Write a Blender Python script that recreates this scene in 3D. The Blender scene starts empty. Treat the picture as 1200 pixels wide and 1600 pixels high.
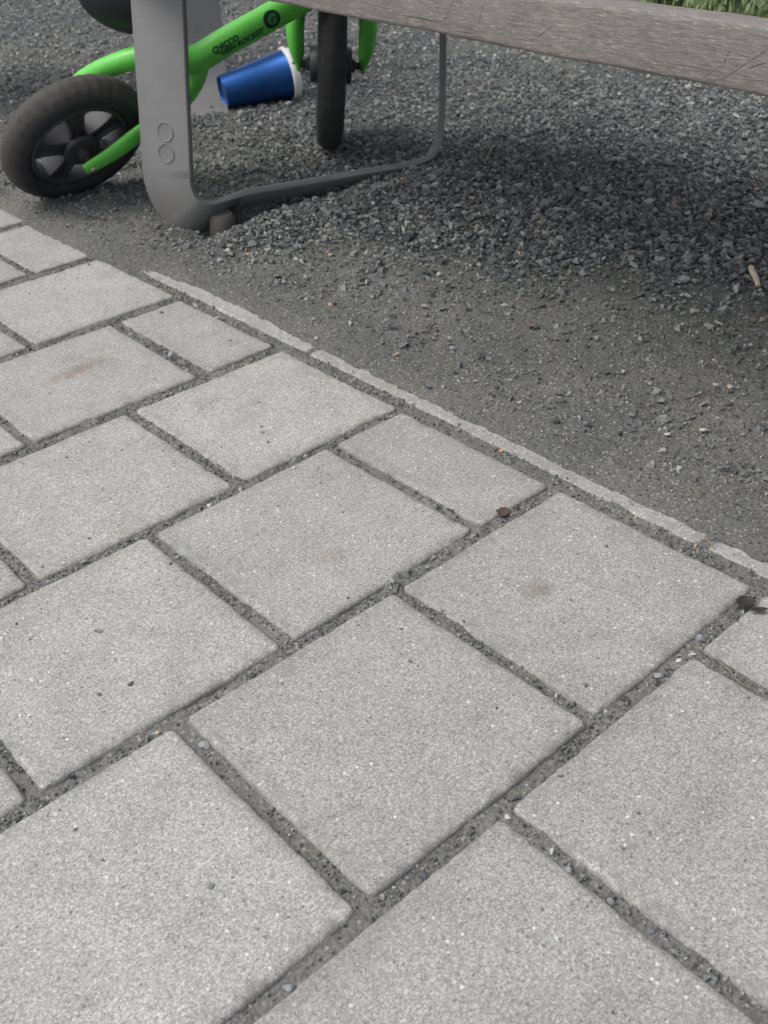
import bpy, bmesh, math, random
import numpy as np
from mathutils import Vector, Matrix

random.seed(7)
RNG = np.random.default_rng(11)
SC = bpy.context.scene
COL = SC.collection

# ------------------------------------------------------------------ camera
CAM = np.array([-0.60715, -0.46760, 0.50135])
RX = np.array([0.73959838, -0.67194404, -0.03854141])      # right
RY = np.array([-0.40766772, -0.40167774, -0.82003782])     # image down
RZ = np.array([0.53553830, 0.62221073, -0.57101010])       # forward
cam = bpy.data.cameras.new('camera')
cam.sensor_fit = 'VERTICAL'
cam.sensor_height = 36.0
cam.lens = 35.99
cam.clip_start = 0.02
cam.clip_end = 500.0
cam.dof.use_dof = True
cam.dof.focus_distance = 0.80
cam.dof.aperture_fstop = 17.0
cam_o = bpy.data.objects.new('camera', cam)
COL.objects.link(cam_o)
m = Matrix.Identity(4)
for i in range(3):
    m[i][0] = RX[i]; m[i][1] = -RY[i]; m[i][2] = -RZ[i]; m[i][3] = CAM[i]
cam_o.matrix_world = m
SC.camera = cam_o

# ------------------------------------------------------------------ sky and sun (overcast)
SUN_EL, SUN_AZ = math.radians(58), math.radians(150)       # azimuth: direction to the sun, counter-clockwise from +X
world = bpy.data.worlds.new('World')
SC.world = world
world.use_nodes = True
wn = world.node_tree
wn.nodes.clear()
sky = wn.nodes.new('ShaderNodeTexSky')
sky.sky_type = 'NISHITA'
sky.sun_disc = False
sky.sun_elevation = SUN_EL
sky.sun_rotation = math.pi / 2 - SUN_AZ
sky.air_density = 1.0
sky.dust_density = 4.0
hs = wn.nodes.new('ShaderNodeHueSaturation')
hs.inputs['Saturation'].default_value = 0.34
bg = wn.nodes.new('ShaderNodeBackground')
bg.inputs['Strength'].default_value = 0.15
wo = wn.nodes.new('ShaderNodeOutputWorld')
wn.links.new(sky.outputs[0], hs.inputs['Color'])
wn.links.new(hs.outputs[0], bg.inputs['Color'])
wn.links.new(bg.outputs[0], wo.inputs['Surface'])
sun = bpy.data.lights.new('sun', 'SUN')
sun.energy = 1.1
sun.angle = math.radians(40)
sun.color = (1.0, 0.97, 0.93)
sun_o = bpy.data.objects.new('sun', sun)
COL.objects.link(sun_o)
sd = Vector((math.cos(SUN_EL) * math.cos(SUN_AZ), math.cos(SUN_EL) * math.sin(SUN_AZ), math.sin(SUN_EL)))
sun_o.rotation_euler = sd.to_track_quat('Z', 'Y').to_euler()
sun_o.location = (0, 0, 5)
SC.view_settings.view_transform = 'Standard'
SC.view_settings.look = 'None'
SC.view_settings.exposure = 0.36
SC.view_settings.gamma = 1.0
SC.view_settings.use_curve_mapping = False

# ------------------------------------------------------------------ helpers
def tag(o, label=None, cat=None, group=None, kind=None):
    if label: o['label'] = label
    if cat: o['category'] = cat
    if group: o['group'] = group
    if kind: o['kind'] = kind
    return o

def empty(name, loc=(0, 0, 0)):
    o = bpy.data.objects.new(name, None)
    o.empty_display_size = 0.05
    o.location = loc
    COL.objects.link(o)
    return o

def link(name, me, mat=None, parent=None):
    o = bpy.data.objects.new(name, me)
    COL.objects.link(o)
    if mat is not None and not me.materials:
        me.materials.append(mat)
    if parent is not None:
        o.parent = parent
        if parent.type == 'EMPTY':
            o.matrix_parent_inverse = Matrix.Translation(parent.location).inverted()
        elif tuple(parent.location) != (0, 0, 0):
            o.matrix_parent_inverse = parent.matrix_basis.inverted()
    return o

def mesh_np(name, co, faces, smooth=False):
    """co (N,3); faces either (M,3) or (M,4) array"""
    me = bpy.data.meshes.new(name)
    co = np.asarray(co, np.float32); faces = np.asarray(faces, np.int32)
    k = faces.shape[1]
    me.vertices.add(len(co)); me.vertices.foreach_set('co', co.ravel())
    me.loops.add(faces.size); me.loops.foreach_set('vertex_index', faces.ravel())
    me.polygons.add(len(faces))
    me.polygons.foreach_set('loop_start', np.arange(0, faces.size, k, dtype=np.int32))
    me.polygons.foreach_set('loop_total', np.full(len(faces), k, np.int32))
    me.update(calc_edges=True)
    me.validate()
    me.polygons.foreach_set('use_smooth', np.full(len(me.polygons), smooth, bool))
    return me

def mesh_py(name, verts, faces, smooth=False):
    me = bpy.data.meshes.new(name)
    me.from_pydata([tuple(map(float, v)) for v in verts], [], faces)
    me.update()
    if smooth:
        me.polygons.foreach_set('use_smooth', np.ones(len(me.polygons), bool))
    return me

def from_bm(name, bm, smooth=False):
    me = bpy.data.meshes.new(name)
    bmesh.ops.recalc_face_normals(bm, faces=bm.faces)
    bm.to_mesh(me); bm.free()
    if smooth:
        me.polygons.foreach_set('use_smooth', np.ones(len(me.polygons), bool))
    return me

def autosmooth(o, deg=35):
    me = o.data
    me.polygons.foreach_set('use_smooth', np.ones(len(me.polygons), bool))
    bm = bmesh.new(); bm.from_mesh(me)
    lim = math.radians(deg)
    for e in bm.edges:
        if len(e.link_faces) == 2 and e.calc_face_angle(0) > lim:
            e.smooth = False
    bm.to_mesh(me); bm.free()
    return o

def fix_normals(me):
    bm = bmesh.new(); bm.from_mesh(me)
    bmesh.ops.recalc_face_normals(bm, faces=bm.faces)
    bm.to_mesh(me); bm.free()
    return me

# value noise (numpy)
_T = RNG.random((256, 256))
def vnoise(x, y):
    x = np.asarray(x, float); y = np.asarray(y, float)
    xi = np.floor(x).astype(int); yi = np.floor(y).astype(int)
    fx = x - xi; fy = y - yi
    fx = fx * fx * (3 - 2 * fx); fy = fy * fy * (3 - 2 * fy)
    g = lambda a, b: _T[a & 255, b & 255]
    return (g(xi, yi) * (1 - fx) + g(xi + 1, yi) * fx) * (1 - fy) + (g(xi, yi + 1) * (1 - fx) + g(xi + 1, yi + 1) * fx) * fy
def fbm(x, y, s, o=4, off=0.0):
    r = 0; a = 0.5; t = 0
    for i in range(o):
        r = r + a * (vnoise(x * s + 17.3 * i + off, y * s + 31.7 * i - off) - 0.5); t += a
        s *= 2.03; a *= 0.55
    return r / t * 2          # about -1..1

def sstep(a, b, x):
    t = np.clip((np.asarray(x, float) - a) / (b - a), 0, 1)
    return t * t * (3 - 2 * t)

def project(P):
    d = np.asarray(P, float) - CAM
    z = d @ RZ
    return 600 + 1599.6 * (d @ RX) / z, 800 + 1599.6 * (d @ RY) / z, z

# ------------------------------------------------------------------ materials
class NT:
    def __init__(self, name):
        self.m = bpy.data.materials.new(name); self.m.use_nodes = True
        self.t = self.m.node_tree; self.t.nodes.clear()
        self.out = self.t.nodes.new('ShaderNodeOutputMaterial')
        self.b = self.t.nodes.new('ShaderNodeBsdfPrincipled')
        self.t.links.new(self.b.outputs[0], self.out.inputs['Surface'])
    def n(self, typ, **kw):
        nd = self.t.nodes.new(typ)
        for k, v in kw.items():
            if hasattr(nd, k): setattr(nd, k, v)
            else: nd.inputs[k.replace('_', ' ')].default_value = v
        return nd
    def l(self, a, b): self.t.links.new(a, b)
    def coord(self, kind='Object'):
        return self.n('ShaderNodeTexCoord').outputs[kind]
    def pos(self):
        return self.n('ShaderNodeNewGeometry').outputs['Position']
    def noise(self, vec, scale, detail=4.0, rough=0.55, dist=0.0):
        nd = self.n('ShaderNodeTexNoise', Scale=scale, Detail=detail, Roughness=rough, Distortion=dist)
        self.l(vec, nd.inputs['Vector']); return nd.outputs['Fac']
    def voro(self, vec, scale, feature='F1', out='Distance', rnd=1.0):
        nd = self.n('ShaderNodeTexVoronoi', feature=feature, Scale=scale, Randomness=rnd)
        self.l(vec, nd.inputs['Vector']); return nd.outputs[out]
    def ramp(self, fac, stops, interp='LINEAR'):
        nd = self.n('ShaderNodeValToRGB'); r = nd.color_ramp; r.interpolation = interp
        while len(r.elements) < len(stops): r.elements.new(0.5)
        for e, (p, c) in zip(r.elements, stops):
            e.position = p; e.color = (*c, 1) if not np.isscalar(c) else (c, c, c, 1)
        self.l(fac, nd.inputs['Fac']); return nd.outputs['Color']
    def mix(self, fac, a, b, mode='MIX'):
        nd = self.n('ShaderNodeMix', data_type='RGBA', blend_type=mode)
        for s, v in ((nd.inputs[0], fac), (nd.inputs[6], a), (nd.inputs[7], b)):
            if isinstance(v, (int, float)): s.default_value = v
            elif isinstance(v, tuple): s.default_value = (*v, 1)
            else: self.l(v, s)
        return nd.outputs[2]
    def math(self, op, a, b=None, c=None):
        nd = self.n('ShaderNodeMath', operation=op)
        for s, v in zip(nd.inputs, (a, b, c)):
            if v is None: continue
            if isinstance(v, (int, float)): s.default_value = v
            else: self.l(v, s)
        return nd.outputs[0]
    def bump(self, h, strength=0.5, dist=0.001, prev=None):
        nd = self.n('ShaderNodeBump', Strength=strength, Distance=dist)
        self.l(h, nd.inputs['Height'])
        if prev is not None: self.l(prev, nd.inputs['Normal'])
        return nd.outputs[0]
    def set(self, **kw):
        for k, v in kw.items():
            s = self.b.inputs[k.replace('_', ' ')]
            if isinstance(v, tuple): s.default_value = (*v, 1) if len(v) == 3 and s.type == 'RGBA' else v
            elif isinstance(v, (int, float)): s.default_value = v
            else: self.l(v, s)
        return self.m

def mat_concrete():
    t = NT('paver_concrete'); p = t.pos()
    info = t.n('ShaderNodeObjectInfo').outputs['Random']
    big = t.noise(p, 9.0, 3)
    base = t.ramp(big, [(0.3, (0.318, 0.314, 0.299)), (0.7, (0.362, 0.358, 0.342))])
    base = t.mix(1.0, base, t.ramp(info, [(0, 0.90), (1, 1.07)]), 'MULTIPLY')
    base = t.mix(1.0, base, t.ramp(t.noise(p, 26, 5, 0.7, 0.4), [(0.30, 0.86), (0.5, 1.0), (0.72, 1.07)]), 'MULTIPLY')
    warm = t.noise(p, 24.0, 3, 0.6)
    base = t.mix(t.ramp(warm, [(0.55, 0.0), (0.75, 0.22)]), base, (0.33, 0.305, 0.275))
    # fine sand grains
    g1 = t.voro(p, 1150, out='Color')
    bw = t.n('ShaderNodeSeparateColor'); t.l(g1, bw.inputs[0])
    grain = t.ramp(bw.outputs[0], [(0.0, 0.50), (0.18, 0.78), (0.55, 1.0), (0.85, 1.22), (1.0, 1.6)])
    base = t.mix(0.85, base, t.mix(1.0, base, grain, 'MULTIPLY'))
    n2 = t.noise(p, 430, 3, 0.65)
    base = t.mix(0.55, base, t.mix(1.0, base, t.ramp(n2, [(0.3, 0.6), (0.5, 1.0), (0.7, 1.4)]), 'MULTIPLY'))
    # sparse pale and dark aggregate
    v2 = t.n('ShaderNodeTexVoronoi', Scale=230.0); t.l(p, v2.inputs['Vector'])
    s2 = t.n('ShaderNodeSeparateColor'); t.l(v2.outputs['Color'], s2.inputs[0])
    near = t.ramp(v2.outputs['Distance'], [(0.18, 1.0), (0.30, 0.0)])
    pale = t.math('MULTIPLY', near, t.math('GREATER_THAN', s2.outputs[0], 0.945))
    base = t.mix(pale, base, (0.62, 0.60, 0.56))
    dark = t.math('MULTIPLY', near, t.math('LESS_THAN', s2.outputs[0], 0.07))
    base = t.mix(t.math('MULTIPLY', dark, 0.8), base, (0.13, 0.13, 0.13))
    # brown stains, where the paving has them
    for (x, y, rx, ry, rot, col, amt) in (
            (-0.188, 0.520, 0.050, 0.016, 0.15, (0.205, 0.165, 0.125), 0.66),
            (-0.124, -0.083, 0.020, 0.012, 0.3, (0.17, 0.155, 0.135), 0.60),
            (-0.205, 0.062, 0.020, 0.014, 0.0, (0.20, 0.18, 0.15), 0.35), (-0.41, -0.21, 0.03, 0.02, 0.8, (0.21, 0.20, 0.18), 0.3), (-0.30, 0.22, 0.025, 0.03, 0.3, (0.21, 0.20, 0.18), 0.3), (-0.12, 0.30, 0.03, 0.02, 1.2, (0.22, 0.20, 0.18), 0.25), (-0.33, -0.36, 0.03, 0.02, 0.4, (0.21, 0.20, 0.18), 0.25)):
        mp = t.n('ShaderNodeMapping', vector_type='TEXTURE')
        mp.inputs['Location'].default_value = (x, y, 0)
        mp.inputs['Rotation'].default_value = (0, 0, rot)
        mp.inputs['Scale'].default_value = (rx, ry, 1)
        t.l(p, mp.inputs['Vector'])
        ln = t.n('ShaderNodeVectorMath', operation='LENGTH'); t.l(mp.outputs[0], ln.inputs[0])
        d = t.math('ADD', ln.outputs['Value'], t.math('MULTIPLY', t.math('SUBTRACT', t.noise(p, 130, 4, 0.7), 0.5), 2.4))
        base = t.mix(t.math('MULTIPLY', t.ramp(d, [(0.2, 1.0), (1.1, 0.0)]), amt), base, col)
    ed = t.n('ShaderNodeAttribute', attribute_name='edge').outputs['Fac']
    film = t.math('MULTIPLY', ed, t.ramp(t.noise(p, 85, 5, 0.7), [(0.38, 0.0), (0.68, 0.75)]))
    base = t.mix(film, base, (0.160, 0.156, 0.142))                 # dirt film worked in from the joints
    h = t.math('ADD', t.math('MULTIPLY', n2, 0.6), t.math('MULTIPLY', bw.outputs[0], 0.5))
    nb = t.bump(h, 0.55, 0.0007)
    nb = t.bump(t.noise(p, 60, 3), 0.25, 0.002, nb)
    return t.set(Base_Color=base, Roughness=0.9, Normal=nb, Specular_IOR_Level=0.25)

def mat_dirt(name, a, b):
    t = NT(name); p = t.pos()
    base = t.ramp(t.noise(p, 7.0, 4), [(0.3, a), (0.7, b)])
    base = t.mix(t.n('ShaderNodeAttribute', attribute_name='loose').outputs['Fac'], base, (0.045, 0.049, 0.052))  # darker fines under loose chips, also painting in the shade of the gaps
    n1 = t.noise(p, 420, 4, 0.7)
    base = t.mix(0.9, base, t.mix(1.0, base, t.ramp(n1, [(0.28, 0.45), (0.5, 1.0), (0.72, 1.6)]), 'MULTIPLY'))
    v = t.n('ShaderNodeTexVoronoi', Scale=260.0); t.l(p, v.inputs['Vector'])
    s = t.n('ShaderNodeSeparateColor'); t.l(v.outputs['Color'], s.inputs[0])
    near = t.ramp(v.outputs['Distance'], [(0.25, 1.0), (0.42, 0.0)])
    base = t.mix(t.math('MULTIPLY', near, t.math('GREATER_THAN', s.outputs[0], 0.8)), base, (0.27, 0.27, 0.265))
    base = t.mix(t.math('MULTIPLY', near, t.math('LESS_THAN', s.outputs[0], 0.25)), base, (0.05, 0.053, 0.055))
    h = t.math('ADD', n1, t.math('MULTIPLY', t.math('SUBTRACT', 1.0, v.outputs['Distance']), 0.8))
    nb = t.bump(h, 0.8, 0.0015)
    nb = t.bump(t.noise(p, 90, 4, 0.65), 0.6, 0.004, nb)
    return t.set(Base_Color=base, Roughness=0.95, Normal=nb, Specular_IOR_Level=0.2)

def mat_chips():
    t = NT('slate_chips'); p = t.pos()
    at = t.n('ShaderNodeAttribute', attribute_name='rnd').outputs['Fac']
    base = t.ramp(at, [(0.0, (0.050, 0.055, 0.058)), (0.35, (0.105, 0.112, 0.113)), (0.7, (0.180, 0.187, 0.185)),
                       (0.90, (0.31, 0.315, 0.308)), (0.97, (0.38, 0.375, 0.36)), (0.985, (0.36, 0.27, 0.18)), (1.0, (0.45, 0.33, 0.22))])
    base = t.mix(0.5, base, t.mix(1.0, base, t.ramp(t.noise(p, 500, 3), [(0.3, 0.6), (0.7, 1.5)]), 'MULTIPLY'))
    base = t.mix(t.ramp(t.noise(p, 55, 3), [(0.45, 0.0), (0.7, 0.55)]), base, (0.185, 0.180, 0.163))
    nb = t.bump(t.noise(p, 700, 3), 0.4, 0.0006)
    return t.set(Base_Color=base, Roughness=0.7, Normal=nb, Specular_IOR_Level=0.35)

def mat_stone(name, a, b, sc=300):
    t = NT(name); p = t.coord()
    base = t.ramp(t.noise(p, sc, 4, 0.7), [(0.35, a), (0.65, b)])
    nb = t.bump(t.noise(p, sc * 1.6, 3), 0.5, 0.0007)
    return t.set(Base_Color=base, Roughness=0.8, Normal=nb)

def mat_steel():
    t = NT('grey_powder_coated_steel'); p = t.pos()
    base = t.ramp(t.noise(p, 14, 4), [(0.3, (0.175, 0.176, 0.178)), (0.7, (0.202, 0.202, 0.202))])
    # dusty splashes, denser near the ground by where the dirt was thrown
    sp = t.ramp(t.noise(p, 240, 4, 0.7), [(0.62, 0.0), (0.74, 0.5)])
    base = t.mix(sp, base, (0.33, 0.325, 0.315))
    dots = t.n('ShaderNodeTexVoronoi', Scale=60.0); t.l(p, dots.inputs['Vector'])
    base = t.mix(t.math('MULTIPLY', t.math('LESS_THAN', dots.outputs['Distance'], 0.05), 0.8), base, (0.42, 0.41, 0.40))
    sep = t.n('ShaderNodeSeparateXYZ'); t.l(p, sep.inputs[0])
    low = t.math('MULTIPLY', t.ramp(sep.outputs[2], [(0.0, 1.0), (0.075, 0.0)]), t.ramp(t.noise(p, 45, 5, 0.7), [(0.35, 0.0), (0.7, 0.9)]))
    base = t.mix(low, base, (0.20, 0.19, 0.175))
    nb = t.bump(t.noise(p, 1500, 2), 0.18, 0.0004)
    return t.set(Base_Color=base, Roughness=0.58, Normal=nb, Specular_IOR_Level=0.4)

SCRATCH = [(0.030, 0.331, -0.010, 0.360, 0.0007), (0.046, 0.330, 0.028, 0.343, 0.0005), (0.010, 0.341, -0.004, 0.347, 0.0012), (0.027, 0.350, 0.030, 0.343, 0.0009),
           (0.060, 0.352, 0.010, 0.349, 0.0004), (0.330, 0.336, 0.310, 0.362, 0.0007), (0.285, 0.333, 0.277, 0.358, 0.0006), (0.215, 0.335, 0.196, 0.347, 0.0007), (0.020, 0.334, -0.020, 0.336, 0.0005), (-0.03, 0.331, -0.05, 0.350, 0.0009)]
def mat_wood():
    t = NT('weathered_grey_wood'); p = t.coord()
    mp = t.n('ShaderNodeMapping'); mp.inputs['Scale'].default_value = (1.0, 0.10, 1.0); t.l(p, mp.inputs['Vector'])
    g = t.noise(mp.outputs[0], 620, 6, 0.75, 0.8)
    base = t.ramp(g, [(0.3, (0.125, 0.110, 0.102)), (0.5, (0.200, 0.182, 0.172)), (0.72, (0.29, 0.270, 0.256))])
    base = t.mix(0.5, base, t.mix(1.0, base, t.ramp(t.noise(p, 18, 3), [(0.3, 0.75), (0.7, 1.2)]), 'MULTIPLY'))
    # short pale fibres, lifted at an angle to the grain
    mp2 = t.n('ShaderNodeMapping'); mp2.inputs['Rotation'].default_value = (0.35, 0, 0); mp2.inputs['Scale'].default_value = (1, 0.12, 1)
    t.l(p, mp2.inputs['Vector'])
    fib = t.noise(mp2.outputs[0], 800, 4, 0.85)
    base = t.mix(t.ramp(fib, [(0.54, 0.0), (0.66, 0.75)]), base, (0.43, 0.405, 0.385))
    mp4 = t.n('ShaderNodeMapping'); mp4.inputs['Rotation'].default_value = (-0.30, 0, 0); mp4.inputs['Scale'].default_value = (1, 0.10, 1)
    t.l(p, mp4.inputs['Vector'])
    fib2 = t.noise(mp4.outputs[0], 800, 4, 0.8)
    base = t.mix(t.ramp(fib2, [(0.55, 0.0), (0.66, 0.65)]), base, (0.11, 0.094, 0.087))
    mpc = t.n('ShaderNodeMapping'); mpc.inputs['Scale'].default_value = (1.0, 0.030, 1.0); t.l(p, mpc.inputs['Vector'])
    crack = t.ramp(t.noise(mpc.outputs[0], 330, 3, 0.6, 0.3), [(0.68, 0.0), (0.72, 0.5)])
    base = t.mix(crack, base, (0.070, 0.058, 0.052))
    base = t.mix(t.ramp(t.noise(p, 7, 4, 0.6), [(0.5, 0.0), (0.75, 0.35)]), base, (0.13, 0.115, 0.105))
    # knife scratches across the face
    mp3 = t.n('ShaderNodeMapping'); mp3.inputs['Rotation'].default_value = (-0.85, 0, 0); mp3.inputs['Scale'].default_value = (0.2, 0.03, 1)
    t.l(p, mp3.inputs['Vector'])
    scr = t.ramp(t.noise(mp3.outputs[0], 190, 2, 0.5), [(0.665, 0.0), (0.69, 1.0)])
    base = t.mix(t.math('MULTIPLY', scr, 0.6), base, (0.10, 0.085, 0.078))
    sp_ = t.n('ShaderNodeSeparateXYZ'); t.l(p, sp_.inputs[0])
    wob = t.math('MULTIPLY', t.math('SUBTRACT', t.noise(p, 120, 2), 0.5), 0.0016)
    brk = t.ramp(t.noise(p, 240, 3), [(0.35, 0.05), (0.65, 0.65)])
    for (l0, z0, l1, z1, wd_) in SCRATCH:
        L = math.hypot(l1 - l0, z1 - z0); dl, dz = (l1 - l0) / L, (z1 - z0) / L
        al = t.math('ADD', t.math('MULTIPLY', t.math('SUBTRACT', sp_.outputs[1], l0), dl), t.math('MULTIPLY', t.math('SUBTRACT', sp_.outputs[2], z0), dz))
        ac = t.math('ADD', t.math('ADD', t.math('MULTIPLY', t.math('SUBTRACT', sp_.outputs[1], l0), -dz), t.math('MULTIPLY', t.math('SUBTRACT', sp_.outputs[2], z0), dl)), wob)
        inside = t.math('MULTIPLY', t.math('GREATER_THAN', al, 0.0), t.math('LESS_THAN', al, L))
        line = t.math('MULTIPLY', inside, t.ramp(t.math('DIVIDE', t.math('ABSOLUTE', ac), wd_ * 0.8), [(0.3, 1.0), (1.0, 0.0)]))
        base = t.mix(t.math('MULTIPLY', line, brk), base, (0.095, 0.080, 0.073))
        scr = t.math('MAXIMUM', scr, line)
    h = t.math('SUBTRACT', t.math('ADD', g, t.math('MULTIPLY', fib, 0.6)), t.math('ADD', t.math('MULTIPLY', scr, 0.8), crack))
    nb = t.bump(h, 0.8, 0.0010)
    return t.set(Base_Color=base, Roughness=0.8, Normal=nb, Specular_IOR_Level=0.3)

def mat_simple(name, col, rough, bump=0, sc=800, coat=0.0, spec=0.5, metal=0.0, dust=None):
    t = NT(name); p = t.pos()
    base = t.ramp(t.noise(p, 22, 3), [(0.3, tuple(c * 0.93 for c in col)), (0.7, tuple(c * 1.05 for c in col))])
    if dust:
        base = t.mix(t.ramp(t.noise(p, 60, 5, 0.7), [(0.42, 0.0), (0.75, dust[1])]), base, dust[0])
    kw = dict(Base_Color=base, Roughness=rough, Coat_Weight=coat, Specular_IOR_Level=spec, Metallic=metal)
    if bump: kw['Normal'] = t.bump(t.noise(p, sc, 3), bump, 0.0006)
    return t.set(**kw)

def mat_tyre(name='tyre_rubber', dust=0.45):
    t = NT(name); p = t.pos()
    at = t.n('ShaderNodeAttribute', attribute_name='tread').outputs['Fac']
    base = t.ramp(t.noise(p, 30, 3), [(0.3, (0.022, 0.024, 0.027)), (0.7, (0.034, 0.036, 0.039))])
    d = t.math('MULTIPLY', at, t.ramp(t.noise(p, 55, 5, 0.7), [(0.25, 0.35), (0.65, 1.0)]))
    base = t.mix(t.math('MULTIPLY', d, dust), base, (0.135, 0.118, 0.104))
    side = t.ramp(t.noise(p, 120, 5, 0.75), [(0.6, 0.0), (0.85, 0.25)])
    base = t.mix(side, base, (0.12, 0.11, 0.10))
    nb = t.bump(t.noise(p, 600, 3), 0.3, 0.0006)
    return t.set(Base_Color=base, Roughness=0.82, Normal=nb, Specular_IOR_Level=0.3)

M = dict(
    concrete=mat_concrete(),
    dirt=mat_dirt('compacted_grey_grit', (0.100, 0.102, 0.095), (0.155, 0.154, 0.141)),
    joint=mat_dirt('joint_sand', (0.130, 0.130, 0.121), (0.190, 0.188, 0.174)),
    chips=mat_chips(),
    steel=mat_steel(),
    wood=mat_wood(),
    green=mat_simple('lime_green_paint', (0.120, 0.560, 0.070), 0.36, dust=((0.16, 0.34, 0.11), 0.35)),
    greendark=mat_simple('dark_green_print', (0.012, 0.085, 0.028), 0.4),
    badge=mat_simple('dark_badge_print', (0.006, 0.030, 0.020), 0.35),
    badgeg=mat_simple('green_badge_print', (0.050, 0.220, 0.060), 0.35),
    tyre=mat_tyre(), tyre_clean=mat_tyre('cleaner_tyre_rubber', 0.16),
    plastic=mat_simple('black_wheel_plastic', (0.036, 0.037, 0.042), 0.50, dust=((0.09, 0.088, 0.088), 0.3)),
    black=mat_simple('black_saddle_plastic', (0.010, 0.011, 0.015), 0.55),
    bolt=mat_simple('zinc_bolt', (0.55, 0.56, 0.54), 0.3, metal=1.0),
    blue=mat_simple('blue_cup_card', (0.018, 0.092, 0.310), 0.40, metal=0.75, dust=((0.06, 0.09, 0.16), 0.3)),
    blue_base=mat_simple('blue_cup_base', (0.040, 0.050, 0.090), 0.6),
    white=mat_simple('white_lid_plastic', (0.78, 0.78, 0.76), 0.35),
    foot=mat_simple('dirty_rubber_foot', (0.125, 0.119, 0.110), 0.9, bump=0.9, sc=160),
    leaf=mat_simple('dry_brown_leaf', (0.070, 0.045, 0.038), 0.8, bump=0.6, sc=500),
    darkleaf=mat_simple('dark_wet_leaf', (0.030, 0.028, 0.026), 0.6, bump=0.5, sc=500),
    straw=mat_simple('dry_straw', (0.20, 0.175, 0.115), 0.8),
    palewood=mat_stone('pale_bare_wood', (0.46, 0.38, 0.27), (0.62, 0.55, 0.43), 250),
    orange=mat_stone('orange_stone', (0.42, 0.24, 0.11), (0.58, 0.38, 0.20)),
    tan=mat_stone('tan_stone', (0.40, 0.32, 0.23), (0.55, 0.45, 0.33)),
    pale=mat_stone('pale_stone', (0.40, 0.40, 0.385), (0.60, 0.60, 0.575)),
    grey=mat_stone('speckled_grey_stone', (0.17, 0.18, 0.19), (0.36, 0.37, 0.375), 700),
    slate=mat_stone('dark_slate_stone', (0.095, 0.104, 0.116), (0.19, 0.198, 0.208)),
    brownst=mat_stone('red_brown_stone', (0.13, 0.060, 0.045), (0.20, 0.11, 0.085)),
)

# ------------------------------------------------------------------ ground
TXY = np.array([-9, -0.3, 0.2, 0.40, 0.52, 0.62, 0.70, 0.745, 0.80, 9])
TXX = np.array([0.032, 0.032, 0.032, 0.034, 0.040, 0.039, 0.030, 0.020, -0.003, -0.003])
def kerb_cover(y):            # x beyond which the dirt lies over the kerb
    return np.interp(y, TXY, TXX)

def ground_h(x, y, fine=True):
    x = np.asarray(x, float); y = np.asarray(y, float)
    h = 0.0015 + 0.0035 * fbm(x, y, 9, 3)
    h += 0.012 * np.exp(-(((x - 0.40) / 0.17) ** 2 + ((y - 0.685 + 0.12 * (x - 0.4)) / 0.055) ** 2)) # heap before the foot bar
    h -= 0.014 * np.exp(-(((x - 0.21) / 0.055) ** 2 + ((y - 0.825) / 0.05) ** 2))
    h -= 0.020 * np.exp(-(((x - 0.165) / 0.050) ** 2 + ((y - 0.815) / 0.055) ** 2))
    yb = 0.835 - 0.16 * (x - 0.2)                    # hollow washed out along the foot bar
    h -= 0.030 * np.exp(-((y - yb + 0.005) / 0.032) ** 2) * sstep(0.17, 0.22, x) * (1 - sstep(0.30, 0.50, x))
    far = np.maximum(0, np.hypot(x, y) - 1.0)
    h += 0.006 * sstep(0.3, 2, far) * fbm(x, y, 2.3, 2, 5.0)
    if fine:
        h += 0.0018 * fbm(x, y, 70, 3, 9.0) + 0.0012 * fbm(x, y, 190, 2, 3.0)
    edge = x - kerb_cover(y) - 0.0003 + 0.0028 * fbm(x, y, 34, 3, 2.0)
    cover = np.clip(0.0002 + 0.16 * edge, -0.012, 0.0035)
    k = sstep(0.02, 0.10, x - kerb_cover(y))
    return cover * (1 - k) + h * k + (0 if not fine else 0.0006 * fbm(x, y, 150, 2, 1.0) * (1 - k))

def grid_mesh(name, xs, ys, hfun, keep=None):
    X, Y = np.meshgrid(xs, ys, indexing='ij')
    Z = hfun(X, Y)
    co = np.stack([X, Y, Z], -1).reshape(-1, 3)
    nx, ny = len(xs), len(ys)
    i, j = np.meshgrid(np.arange(nx - 1), np.arange(ny - 1), indexing='ij')
    a = (i * ny + j).ravel()
    f = np.stack([a, a + ny, a + ny + 1, a + 1], -1)
    if keep is not None:
        k = keep(X, Y).ravel()
        f = f[k[f].all(1)]
        used = np.unique(f); remap = np.full(len(co), -1); remap[used] = np.arange(len(used))
        co = co[used]; f = remap[f]
    return mesh_np(name, co, f, True)

xs = np.r_[np.arange(-0.012, 0.60, 0.005), np.arange(0.60, 3.0, 0.022), 3.0 + np.geomspace(0.05, 80, 26)]
ys = np.r_[-0.8 - np.geomspace(0.05, 80, 22)[::-1], np.arange(-0.8, -0.36, 0.022), np.arange(-0.36, 1.15, 0.005), np.arange(1.15, 3.6, 0.024), 3.6 + np.geomspace(0.05, 80, 26)]
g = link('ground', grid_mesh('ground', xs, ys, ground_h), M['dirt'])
tag(g, kind='structure')
# the same ground carries on to the horizon behind and beneath the paving
g2 = link('ground', grid_mesh('ground_far', np.r_[-80, -10, -2.0, -0.0125], np.r_[-80, -10, 0, 10, 80], lambda x, y: x * 0 - 0.045), M['dirt'])
tag(g2, kind='structure')

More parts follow.
